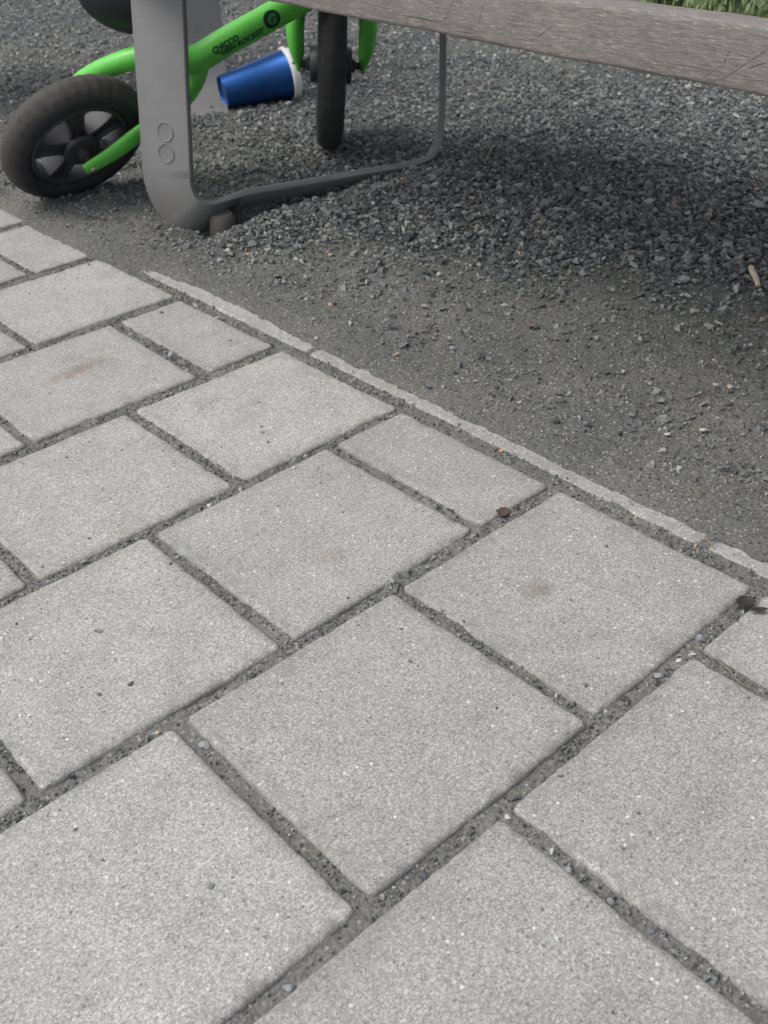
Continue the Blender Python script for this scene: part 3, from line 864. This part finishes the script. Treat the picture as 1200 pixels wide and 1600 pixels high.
def wheel(C_, N_, Ro, rt, spoke0, hw_, tyre, name='wheel'):
    N_ = unit(N_); e1 = unit(np.cross(N_, (0, 0, 1))); e2 = np.cross(e1, N_)
    if e2[2] < 0: e2 = -e2
    # tyre
    n, k = 320, 40
    ph = np.linspace(0, 2 * np.pi, n, endpoint=False); th = np.linspace(0, 2 * np.pi, k, endpoint=False)
    ring = np.cos(ph)[:, None] * e1 + np.sin(ph)[:, None] * e2
    R0 = Ro - rt
    PH, THT = np.meshgrid(ph, th, indexing='ij')
    rad = np.cos(THT); ax = np.sin(THT)
    lug = (np.sin(PH * 40 + np.where(ax > 0.28, 0, np.where(ax < -0.28, np.pi, np.pi / 2)) + 3 * ax) > 0.25) * sstep(0.25, 0.55, rad)
    groove = (np.abs(np.abs(ax) - 0.30) < 0.10) * sstep(0.3, 0.6, rad)
    rr = rt + 0.0006 * lug - 0.0006 * groove
    rr = rr * (1 - 0.40 * sstep(0.1, 1.0, -rad))
    S = C_ + (R0 + rr * rad)[..., None] * ring[:, None, :] + (rr * ax * 0.92)[..., None] * N_
    co = S.reshape(-1, 3)
    i, j = np.meshgrid(np.arange(n), np.arange(k), indexing='ij')
    idx = lambda a, b: (a % n) * k + (b % k)
    f = np.stack([idx(i, j), idx(i + 1, j), idx(i + 1, j + 1), idx(i, j + 1)], -1).reshape(-1, 4)
    me = mesh_np('tyre', co, f, True)
    fix_normals(me)
    at = me.attributes.new('tread', 'FLOAT', 'POINT')
    at.data.foreach_set('value', sstep(0.15, 0.75, rad).ravel().astype(np.float32))
    # rim with five ribbed spokes
    ri = R0 - rt * 0.62
    prof = [(ri + 0.004, -0.017), (ri + 0.004, 0.017), (ri - 0.001, 0.0185), (ri - 0.0035, 0.017), (ri - 0.005, 0.012), (ri - 0.006, 0.0), (ri - 0.005, -0.012), (ri - 0.0035, -0.017), (ri - 0.001, -0.0185)]
    V, F = lathe(prof, 72, C_, N_, e1, closed=True)
    V = list(V); F = list(F)
    hub = 0.030
    for s in range(5):
        a = spoke0 + s * 2 * math.pi / 5
        d = np.cos(a) * e1 + np.sin(a) * e2; q = np.cross(N_, d)
        # each spoke: a channel section, wide web with two raised side ribs, flaring to the rim
        secs = []
        for t in np.linspace(0, 1, 8):
            r = hub * 0.55 + (ri - 0.006 - hub * 0.55) * t
            hw = 0.0112 + 0.004 * (2 * t - 1) ** 2 + 0.003 * t
            dep = 0.017 - 0.005 * t
            p = C_ + d * r
            sec = [(-hw, -dep), (-hw, dep), (-hw + 0.0035, dep + 0.001), (-hw + 0.006, dep - 0.005), (hw - 0.006, dep - 0.005), (hw - 0.0035, dep + 0.001), (hw, dep), (hw, -dep),
                   (hw - 0.0035, -dep - 0.001), (hw - 0.006, -dep + 0.005), (-hw + 0.006, -dep + 0.005), (-hw + 0.0035, -dep - 0.001)]
            secs.append([p + q * a_ + N_ * b_ for a_, b_ in sec])
        v, f2 = loft(secs)
        o_ = len(V); V += list(v); F += [tuple(int(x) + o_ for x in ff) for ff in f2]
    w = add_loft(name, (V, F), M['plastic'], bike, True, 32)
    t = link('tyre', me, M[tyre]); t.parent = w
    h = add_loft('hub', lathe([(0.006, -0.040), (0.010, -0.040), (0.011, -hw_ - 0.001), (0.027, -hw_), (0.029, -hw_ + 0.003), (0.029, -0.020), (0.024, -0.018), (0.024, 0.018), (0.029, 0.020), (0.029, hw_ - 0.003), (0.027, hw_), (0.011, hw_ + 0.001), (0.010, 0.040), (0.006, 0.040)], 40, C_, N_), M['plastic'], None, True, 35)
    h.parent = w
    return w

rear = wheel(RC, RN, 0.1166, 0.0255, 0.10, 0.026, 'tyre')
FN = unit((0.775, -0.625, -0.095)); FC = np.array((0.541, 0.948, 0.143))
front = wheel(FC, FN, 0.134, 0.0245, 0.6, 0.034, 'tyre_clean')
ax = add_loft('axle', lathe([(0.0062, -0.052), (0.0062, 0.052)], 20, FC, FN), M['plastic'], None, True, 40); ax.parent = front

# main tube, and the two stays that hold the rear wheel
T0 = np.array((0.2790, 0.9495, 0.1925)); T1 = np.array((0.4859, 0.8947, 0.2667))
mt = add_loft('main_tube', tube([(0.2330, 0.964, 0.2005), (0.2560, 0.957, 0.1955), T0, T0 + (T1 - T0) * 0.25, T0 + (T1 - T0) * 0.6, T1, T1 + (T1 - T0) * 0.10],
              [0.0185, 0.0195, 0.0200, 0.0200, 0.0200, 0.0205, 0.0210], 36, 60), M['green'], bike, True, 50)
fs = add_loft('rear_stay', tube([(0.1130, 1.0900, 0.1300), (0.1290, 1.0880, 0.1480), (0.1530, 1.0620, 0.1720), (0.1800, 1.0150, 0.1930), (0.2080, 0.9790, 0.2040), (0.2400, 0.9630, 0.2010), (0.2650, 0.9540, 0.1960)],
              [0.0085, 0.0105, 0.0132, 0.0150, 0.0160, 0.0168, 0.0165], 28, 50), M['green'], bike, True, 50)
ns = add_loft('rear_stay', tube([(0.0930, 0.9935, 0.0628), (0.1040, 0.9880, 0.0680), (0.1335, 0.9735, 0.0830), (0.1713, 0.9595, 0.1040), (0.2183, 0.9480, 0.1240), (0.2560, 0.9470, 0.1430), (0.2780, 0.9500, 0.1600), (0.2870, 0.9530, 0.1760), (0.2850, 0.9510, 0.1880)],
              [0.0105, 0.0130, 0.0150, 0.0165, 0.0170, 0.0170, 0.0175, 0.0180, 0.0150], 26, 60, 0.5, RN), M['green'], bike, True, 50)
bl = add_loft('axle_bolt', lathe([(0.0050, -0.004), (0.0050, 0.0065), (0.0036, 0.0080), (0.0012, 0.0080)], 18, (0.1010, 0.9890, 0.0660), RN), M['bolt'], None, True, 30); bl.parent = ns
bl2 = add_loft('axle', lathe([(0.0062, -0.058), (0.0062, 0.046)], 20, RC, RN), M['plastic'], None, True, 40); bl2.parent = rear

# lettering and round badge printed on the tube
TD = unit(T1 - T0)
TV = unit(CAM - (T0 + T1) / 2); TV = unit(TV - TD * (TV @ TD)); TW = np.cross(TV, TD)
if TW[2] < 0: TW = -TW
def on_tube(u, v, lift):
    r = 0.0200 + lift; a = v / 0.0200
    return T0 + TD * u + r * (np.cos(a) * TV + np.sin(a) * TW)
def text_on_tube(name, s, u0, v0, size, mat, lift, parent, stretch=1.0, shear=0.2, rot=0.0):
    cu = bpy.data.curves.new(name, 'FONT'); cu.body = s; cu.size = size; cu.shear = shear; cu.offset = size * 0.055
    cu.resolution_u = 3
    to = bpy.data.objects.new(name, cu); COL.objects.link(to)
    dg = bpy.context.evaluated_depsgraph_get()
    me = bpy.data.meshes.new_from_object(to.evaluated_get(dg))
    bpy.data.objects.remove(to)
    bm = bmesh.new(); bm.from_mesh(me)
    bmesh.ops.triangulate(bm, faces=bm.faces)
    bmesh.ops.subdivide_edges(bm, edges=[e for e in bm.edges if e.calc_length() > 0.004], cuts=2)
    for v in bm.verts:
        a, b = v.co.x * stretch, v.co.y
        v.co = Vector(on_tube(u0 + a * math.cos(rot) - b * math.sin(rot), v0 + a * math.sin(rot) + b * math.cos(rot), lift))
    bm.to_mesh(me); bm.free()
    me.materials.clear()
    o = link(name, me, mat); o.parent = parent
    return o
text_on_tube('lettering', 'CHICCO', 0.026, -0.0065, 0.0115, M['greendark'], 0.0003, mt, 1.0)
text_on_tube('lettering', 'GREEN ROCKET', 0.026, -0.0160, 0.0118, M['greendark'], 0.0003, mt, 1.0)
# badge: disc on the tube
bmv, bmf = [], []
nb_, nr_ = 40, 8
for i in range(nr_ + 1):
    for k in range(nb_):
        a = 2 * math.pi * k / nb_; r = 0.0132 * i / nr_
        bmv.append(on_tube(0.131 + r * 1.05 * math.cos(a), -0.004 + r * math.sin(a), 0.0003))
for i in range(nr_):
    for k in range(nb_):
        bmf.append((i * nb_ + k, i * nb_ + (k + 1) % nb_, (i + 1) * nb_ + (k + 1) % nb_, (i + 1) * nb_ + k))
bd = link('badge', mesh_py('badge', bmv, bmf, True), M['badge']); bd.parent = mt
text_on_tube('lettering', 'G', 0.1235, -0.0108, 0.0185, M['badgeg'], 0.0006, mt, 1.05, 0.1)

# fork: two teardrop blades joined above the wheel
up = unit(np.cross(np.cross(FN, (0, 0, 1)), FN)); up = up if up[2] > 0 else -up
fw = np.cross(FN, up)
def fpt(s, h, d=0.0): return FC + FN * s + up * h + fw * d
fork = None
for s in (-1, 1):
    P = [fpt(s * 0.0535, -0.012), fpt(s * 0.0540, 0.000), fpt(s * 0.0555, 0.014), fpt(s * 0.0580, 0.032), fpt(s * 0.0595, 0.052), fpt(s * 0.0585, 0.070), fpt(s * 0.0530, 0.085), fpt(s * 0.0440, 0.097), fpt(s * 0.0390, 0.112), fpt(s * 0.038, 0.140), fpt(s * 0.022, 0.156), fpt(0, 0.160)]
    r = [0.0032, 0.0058, 0.0108, 0.0138, 0.0150, 0.0150, 0.0142, 0.0132, 0.0125, 0.0135, 0.0150, 0.0150]
    fb = add_loft('fork_blade', tube(P, r, 22, 60, 1.4, fw), M['green'], bike, True, 50)
    b = add_loft('axle_bolt', lathe([(0.004, -0.002), (0.004, 0.005), (0.003, 0.006), (0.001, 0.006)], 16, fpt(s * 0.058, 0.002), FN * s), M['bolt'], None, True, 30); b.parent = fb
ht = add_loft('head_tube', tube([fpt(0, 0.150), fpt(0.0, 0.165, 0.0), np.array((0.512, 0.895, 0.292)), np.array((0.508, 0.882, 0.312))], [0.016, 0.019, 0.020, 0.018], 24, 16), M['green'], bike, True, 50)
# saddle above the rear wheel
SD = unit((RX[0], RX[1], 0.0))
Sc = np.array((0.2450, 1.0060, 0.2920))
side = unit(np.cross((0, 0, 1), SD))
sadsec = []
for t in np.linspace(-1, 1, 26):
    q = math.sqrt(max(0.0, 1 - t * t))
    w = 0.056 * q ** 0.8 + 0.0005; hgt = 0.066 * q + 0.0005
    sadsec.append([Sc + SD * (0.098 * t if t < 0 else 0.046 * t) + side * w * math.cos(2 * math.pi * k / 22)
                   + np.array((0, 0, 1)) * (hgt if math.sin(2 * math.pi * k / 22) < 0 else 0.5 * hgt) * math.sin(2 * math.pi * k / 22) for k in range(22)])
sd_ = add_loft('saddle', loft(sadsec), M['black'], bike, True, 60)
sp = add_loft('seat_post', tube([(0.222, 0.985, 0.258), (0.232, 0.972, 0.225), (0.238, 0.966, 0.205)], [0.011, 0.011, 0.011], 18, 8), M['plastic'], bike, True, 50)

# ------------------------------------------------------------------ paper cup
CA = unit((0.945, -0.320, 0.128)); CB = np.array((0.592, 1.360, 0.0335))
cup = empty('paper_cup', (0.66, 1.33, 0))
tag(cup, 'blue paper cup with a white lid lying on the gravel', 'cup')
add_loft('cup_body', lathe([(0.0255, 0.0045), (0.0280, 0.0045), (0.0290, 0.0), (0.0305, 0.0), (0.0312, 0.003), (0.0395, 0.075), (0.0470, 0.138), (0.0482, 0.140), (0.0478, 0.142), (0.0450, 0.142), (0.0440, 0.136)], 64, CB, CA), M['blue'], cup, True, 35)
add_loft('cup_base', lathe([(0.0284, 0.0050), (0.015, 0.0052), (0.0005, 0.0052)], 48, CB, CA), M['blue_base'], cup, True, 35)
add_loft('lid', lathe([(0.0455, 0.136), (0.0505, 0.138), (0.0515, 0.1405), (0.0510, 0.1445), (0.0485, 0.1465), (0.0470, 0.152), (0.0455, 0.154), (0.0430, 0.154), (0.0415, 0.149), (0.0005, 0.149)], 64, CB, CA), M['white'], cup, True, 35)

# ------------------------------------------------------------------ single stones and litter
def stone_mesh(seed, flat=0.55, el=0.75):
    r = random.Random(seed)
    bm = bmesh.new(); bmesh.ops.create_icosphere(bm, subdivisions=2, radius=0.5)
    cuts = [(unit([r.uniform(-1, 1) for _ in range(3)]), r.uniform(0.20, 0.36)) for _ in range(11)]
    for v in bm.verts:
        c = np.array(v.co)
        for nrm, d in cuts:
            k = c @ nrm - d
            if k > 0: c = c - nrm * k
        v.co = Vector((c[0], c[1] * el, c[2] * flat))
    me = from_bm('stone', bm, False)
    return me
STM = [stone_mesh(s, f, e) for s, f, e in ((1, 0.6, 0.8), (2, 0.45, 0.7), (3, 0.7, 0.85), (4, 0.35, 0.6), (5, 0.42, 0.8))]
def stone(name, x, y, size, mat, label, group=None, var=0, z=None, cat='stone'):
    me = STM[var].copy(); me.materials.append(M[mat])
    o = bpy.data.objects.new(name, me); COL.objects.link(o)
    if z is None:
        if x > 0.03: z = float(ground_h(x, y, False)) + 0.002
        elif float(joint_d(np.array([x]), np.array([y]))[0]) > 0.001: z = 0.0
        else: z = float(joint_h(np.array([x]), np.array([y]))[0])
    o.location = (x, y, z + size * (0.12 if x < 0.03 else 0.15)); o.scale = (size,) * 3
    o.rotation_euler = (random.uniform(-0.3, 0.3), random.uniform(-0.3, 0.3), random.uniform(0, 6.28))
    tag(o, label, cat, group)
    return o
PXW = lambda u, v: (lambda d: tuple((CAM + d * (-CAM[2] / d[2]))[:2]))(RX * (u - 600) / 1599.6 + RY * (v - 800) / 1599.6 + RZ)
exec_stones = [
    # orange pebbles in the gravel
    (0.369, 0.599, 0.010, 'orange', 'orange pebble beside its twin in the gravel under the bench', 0),
    (0.394, 0.583, 0.010, 'tan', 'tan pebble next to the orange one in the gravel under the bench', 2),
    (0.458, 0.530, 0.011, 'tan', 'tan pebble in the gravel below the upright rear leg', 2),
    (0.217, 0.574, 0.010, 'orange', 'bright orange pebble where loose gravel meets the bare strip', 4),
    (0.140, 0.656, 0.009, 'orange', 'orange pebble closest to the front leg foot', 0),
    (0.444, 0.380, 0.010, 'orange', 'orange pebble in the dark gravel at the centre of the bench', 2),
    (0.586, 0.385, 0.010, 'tan', 'tan pebble deep in the dark gravel under the seat', 2),
    (0.292, 0.033, 0.0075, 'orange', 'small orange pebble on the bare strip near the right edge', 0),
    (0.253, -0.010, 0.0095, 'tan', 'pale orange pebble on the bare strip, lowest of the pair at right', 4),
    (0.0085, 0.0765, 0.0085, 'orange', 'orange pebble in the joint between pavers and kerb', 0),
]
for k, (x, y, s, mt_, lb, var) in enumerate(exec_stones):
    stone('pebble', x, y, s, mt_, lb, None, var, cat='pebble')
pick = [  # (u, v) on the ground, size, material, variant, label
    (1096, 994, 0.0115, 'grey', 2, 'speckled grey stone in the joint by the half paver at right'),
    (1029, 1051, 0.0095, 'grey', 4, 'grey stone lowest in the joint left of the speckled one'),
    (1082, 1018, 0.0085, 'pale', 1, 'pale flat stone just below the speckled grey stone'),
    (1062, 1028, 0.0065, 'pale', 0, 'small white stone between two grey ones in the joint'),
    (318, 1158, 0.0125, 'grey', 4, 'large grey stone in the joint at left centre'),
    (245, 1141, 0.0052, 'tan', 0, 'cream pebble in the joint left of the large grey stone'),
    (452, 1537, 0.0080, 'grey', 0, 'grey stone in the joint near the bottom edge'),
    (794, 1275, 0.0075, 'pale', 0, 'pale pointed stone at the T joint on the right'),
    (889, 1358, 0.0072, 'grey', 2, 'bluish grey stone in the lower right joint'),
    (862, 1326, 0.0058, 'pale', 1, 'light grey stone between the pointed one and the bluish one'),
    (268, 551, 0.0125, 'grey', 2, 'grey stone in the joint of the far half paver'),
    (478, 708, 0.0105, 'grey', 0, 'grey stone in the joint above the centre paver'),
    (327, 786, 0.0090, 'pale', 0, 'whitish stone in the joint left of centre'),
    (375, 761, 0.0120, 'grey', 1, 'flat grey stone at the joint crossing in the centre left'),
    (494, 533, 0.0075, 'pale', 0, 'round white pebble beside the kerb joint'),
    (612, 907, 0.0095, 'grey', 3, 'thin grey flake at the joint crossing in the middle'),
    (668, 880, 0.0075, 'grey', 1, 'grey stone in the joint right of the middle crossing'),
    (155, 987, 0.0085, 'grey', 1, 'flat grey stone in the left joint below the second paver row'),
    (641, 1034, 0.0055, 'slate', 4, 'dark bluish chip on the large middle paver'),
    (205, 1070, 0.0070, 'slate', 1, 'dark slate chip on the left paver, upper of two'),
    (155, 1086, 0.0055, 'slate', 0, 'dark slate chip on the left paver, lower of two'),
    (330, 1385, 0.0065, 'grey', 2, 'grey chip on the bottom left paver'),
    (947, 853, 0.0045, 'slate', 0, 'dark chip on the right end paver, upper one'),
    (915, 1071, 0.0048, 'slate', 0, 'dark chip on the right end paver, lower one'),
    (410, 676, 0.0060, 'grey', 3, 'thin grey flake on the paver below the far half paver'),
    (358, 532, 0.0070, 'grey', 3, 'thin flake on the far half paver'),
    (460, 732, 0.0055, 'pale', 0, 'pale round crumb on the centre paver by its upper edge'),
    (876, 1213, 0.0050, 'slate', 3, 'thin dark flake on the right paver below the joint'),
    (686, 434, 0.0100, 'pale', 0, 'white stone on the bare strip in front of the bench'),
    (662, 485, 0.0110, 'grey', 1, 'grey stone on the bare strip between bench and kerb'),
    (707, 549, 0.0085, 'grey', 2, 'angular grey stone on the bare strip near the kerb'),
    (621, 561, 0.0080, 'tan', 1, 'cream stone close to the kerb'),
    (670, 610, 0.0100, 'slate', 1, 'dark flat stone right beside the kerb'),
    (829, 515, 0.0095, 'brownst', 2, 'red brown stone on the bare strip'),
    (931, 535, 0.0095, 'grey', 2, 'grey stone on the bare strip right of the red brown one'),
    (973, 585, 0.0075, 'pale', 0, 'white round stone in the middle of the bare strip'),
    (1098, 677, 0.0100, 'pale', 1, 'whitish stone on the bare strip at right'),
    (1042, 683, 0.0080, 'pale', 1, 'pale flat stone left of the whitish one on the bare strip'),
    (812, 637, 0.0075, 'pale', 1, 'small white stone on the strip near the kerb'),
    (1118, 606, 0.0085, 'pale', 1, 'pale stone between two orange pebbles at right'),
    (387, 497, 0.0150, 'grey', 3, 'long grey flake lying against the far kerb'),
    (357, 398, 0.0115, 'pale', 2, 'pale grey stone in front of the bench foot'),
    (296, 387, 0.0160, 'slate', 2, 'dark round stone below the bench foot'),
    (1190, 505, 0.0090, 'tan', 2, 'tan pebble at the right edge below the wood pieces'),
    (1175, 413, 0.0100, 'tan', 1, 'cream stone above the pale wood piece'),
    (1187, 459, 0.0085, 'tan', 0, 'ochre stone touching the pale wood piece'),
]
for (u, v, s, mt_, var, lb) in pick:
    x, y = PXW(u, v)
    stone('stone', x, y, s, mt_, lb, None, var)
# loose dark chips in the joints that look alike
for k in range(46):
    for _ in range(60):
        x, y = random.uniform(-0.62, 0.012), random.uniform(-0.36, 0.80)
        u, v, w_ = project((x, y, 0))
        if 20 < u < 1180 and 420 < v < 1580 and float(joint_d(np.array([x]), np.array([y]))[0]) < -0.0025: break
    stone('stone_chip', x, y, random.uniform(0.0045, 0.0085), random.choice(('slate', 'slate', 'grey')), 'small grey stone chip lodged in the sand of a paver joint', 'stone chips lodged in the paver joints', k % 5)

# pale wood piece in the gravel at the right edge
x, y = PXW(1178, 452)
z0 = float(ground_h(x, y, False)) + 0.012
o = add_loft('wood_piece', tube([(x - 0.010, y - 0.010, z0 - 0.004), (x - 0.002, y - 0.001, z0 + 0.001), (x + 0.006, y + 0.009, z0 + 0.004), (x + 0.014, y + 0.016, z0 + 0.006)], [0.0028, 0.0036, 0.0040, 0.0034], 8, 14, 0.7), M['palewood'], None, True, 50)
tag(o, 'pale broken wood piece on the dark gravel at the right edge', 'wood piece')
# twigs, straw, leaves
def strand(name, uvs, r, mat, label, cat, lift=0.003, g=None):
    P = []
    for k, (u, v) in enumerate(uvs):
        x, y = PXW(u, v)
        zz = max(0.0, float(ground_h(x, y, False))) if x > 0.03 else 0.0
        P.append((x, y, zz + lift + r))
    o = add_loft(name, tube(P, [r] * (len(P) - 1) + [r * 0.5], 7, 24), M[mat], None, True, 50)
    tag(o, label, cat, g)
strand('straw', [(1068, 1008), (1086, 1012), (1108, 1026), (1135, 1046), (1155, 1068), (1172, 1078)], 0.00040, 'straw', 'dry grass stalk lying in the joint below the half paver', 'straw', 0.001)
strand('straw', [(1100, 842), (1108, 850), (1116, 860)], 0.0008, 'straw', 'short straw bit across the kerb joint at right', 'straw', 0.001)
strand('twig', [(1072, 628), (1090, 622), (1106, 614)], 0.0008, 'leaf', 'thin dark twig on the bare strip at right', 'twig', 0.002)
strand('twig', [(758, 262), (764, 250), (768, 240), (776, 232)], 0.0012, 'straw', 'small forked twig on gravel behind the upright rear leg', 'twig', 0.006)
strand('straw', [(935, 290), (950, 300), (978, 308)], 0.0010, 'straw', 'bent straw on the dark gravel under the seat', 'straw', 0.006)
strand('straw', [(612, 300), (616, 312), (615, 322)], 0.0010, 'straw', 'curved straw on the gravel heap before the foot bar', 'straw', 0.010)
strand('straw', [(735, 134), (750, 133), (762, 133)], 0.0016, 'straw', 'pale straw on the gravel behind the bench', 'straw', 0.007)

def leaf(name, uv, size, mat, label, curl=0.4, ang=0.0, el=0.55, lift=0.0025):
    x, y = PXW(*uv); n = 9; V = []; F = []
    rr = random.Random(hash(label) & 255 if False else len(label))
    for i in range(n):
        t = i / (n - 1) * 2 - 1
        w = (1 - t * t) ** 0.6 * el + 0.02
        for j in range(7):
            s = j / 3 - 1
            a, b = t * size / 2, s * w * size / 2 * (1 + 0.2 * rr.uniform(-1, 1) * abs(s))
            c = lift + curl * size * (0.35 * s * s * w + 0.25 * t * t) + rr.uniform(0, 0.04) * size
            V.append((x + a * math.cos(ang) - b * math.sin(ang), y + a * math.sin(ang) + b * math.cos(ang), c))
    for i in range(n - 1):
        for j in range(6):
            F.append((i * 7 + j, i * 7 + j + 1, i * 7 + j + 8, i * 7 + j + 7))
    me = mesh_py(name, V, F, True)
    o = link(name, me, M[mat])
    md = o.modifiers.new('thickness', 'SOLIDIFY'); md.thickness = 0.0005
    tag(o, label, 'leaf')
leaf('leaf_scrap', (786, 801), 0.014, 'leaf', 'brown crumpled leaf scrap in the joint of the half paver', 0.25, 0.5, 0.8, -0.0005)
leaf('leaf_scrap', (1164, 947), 0.016, 'darkleaf', 'dark curled leaf in the joint near the right edge', 0.5, -0.4, 0.7)
leaf('leaf_scrap', (1184, 958), 0.014, 'darkleaf', 'narrow dark leaf curl lying on the half paver at right', 0.4, -0.7, 0.3)

# ------------------------------------------------------------------ lawn beyond the gravel
t = NT('grass_blades'); 
at = t.n('ShaderNodeAttribute', attribute_name='rnd').outputs['Fac']
base = t.ramp(at, [(0, (0.050, 0.075, 0.030)), (0.4, (0.120, 0.170, 0.065)), (0.75, (0.25, 0.31, 0.135)), (1, (0.46, 0.47, 0.27))])
M['grass'] = t.set(Base_Color=base, Roughness=0.6)
t = NT('lawn_soil'); p = t.pos()
M['soil'] = t.set(Base_Color=t.ramp(t.noise(p, 30, 4), [(0.3, (0.030, 0.040, 0.018)), (0.7, (0.060, 0.080, 0.030))]), Roughness=0.95)
lx = lambda y: 1.66 + 0.25 * (y - 0.5)
LV = []
for y in np.linspace(-6, 14, 41):
    LV += [(lx(y) + 0.04 * math.sin(y * 5), y, 0.008), (lx(y) + 9, y, 0.03)]
LF = [(2 * i, 2 * i + 1, 2 * i + 3, 2 * i + 2) for i in range(40)]
o = link('lawn', mesh_py('lawn', LV, LF), M['soil']); tag(o, kind='structure')
n = 30000
y = rg.uniform(-0.2, 3.6, n); x = lx(y) + 0.02 + rg.random(n) ** 1.2 * 1.9
hgt = rg.uniform(0.03, 0.10, n) * (1 + 0.5 * fbm(x, y, 5, 2)); wd = rg.uniform(0.002, 0.006, n)
broad = rg.random(n) < 0.22
wd[broad] = rg.uniform(0.012, 0.030, broad.sum()); hgt[broad] *= 0.8
az = rg.uniform(0, 2 * np.pi, n); lean = rg.uniform(0.1, 0.8, n)
d = np.stack([np.cos(az), np.sin(az)], -1); q = np.stack([-d[:, 1], d[:, 0]], -1)
b0 = np.stack([x, y, np.full(n, 0.008)], -1)
V = np.zeros((n, 5, 3))
def bp(f, s):
    r = b0.copy(); r[:, :2] += d * (hgt * lean * f ** 1.6)[:, None] + q * (wd * s)[:, None]; r[:, 2] += hgt * f * (1 - 0.25 * lean * f); return r
V[:, 0] = bp(0.0, -0.5); V[:, 1] = bp(0.0, 0.5); V[:, 2] = bp(0.55, 0.6); V[:, 3] = bp(0.55, -0.6); V[:, 4] = bp(1.0, 0.0)
F = (np.array([(0, 1, 2), (0, 2, 3), (3, 2, 4)])[None] + (np.arange(n) * 5)[:, None, None]).reshape(-1, 3)
me = mesh_np('grass', V.reshape(-1, 3), F, True)
a_ = me.attributes.new('rnd', 'FLOAT', 'POINT'); a_.data.foreach_set('value', np.repeat(np.clip(rg.random(n) * 0.8 + 0.2 * fbm(x, y, 7, 2), 0, 1), 5).astype(np.float32))
o = link('grass', me, M['grass'])
tag(o, 'green grass and weeds growing beyond the gravel behind the seat', 'grass', kind='stuff')
print('chips', NCH, 'joint grit', len(xj), 'tiles', len(tiles))
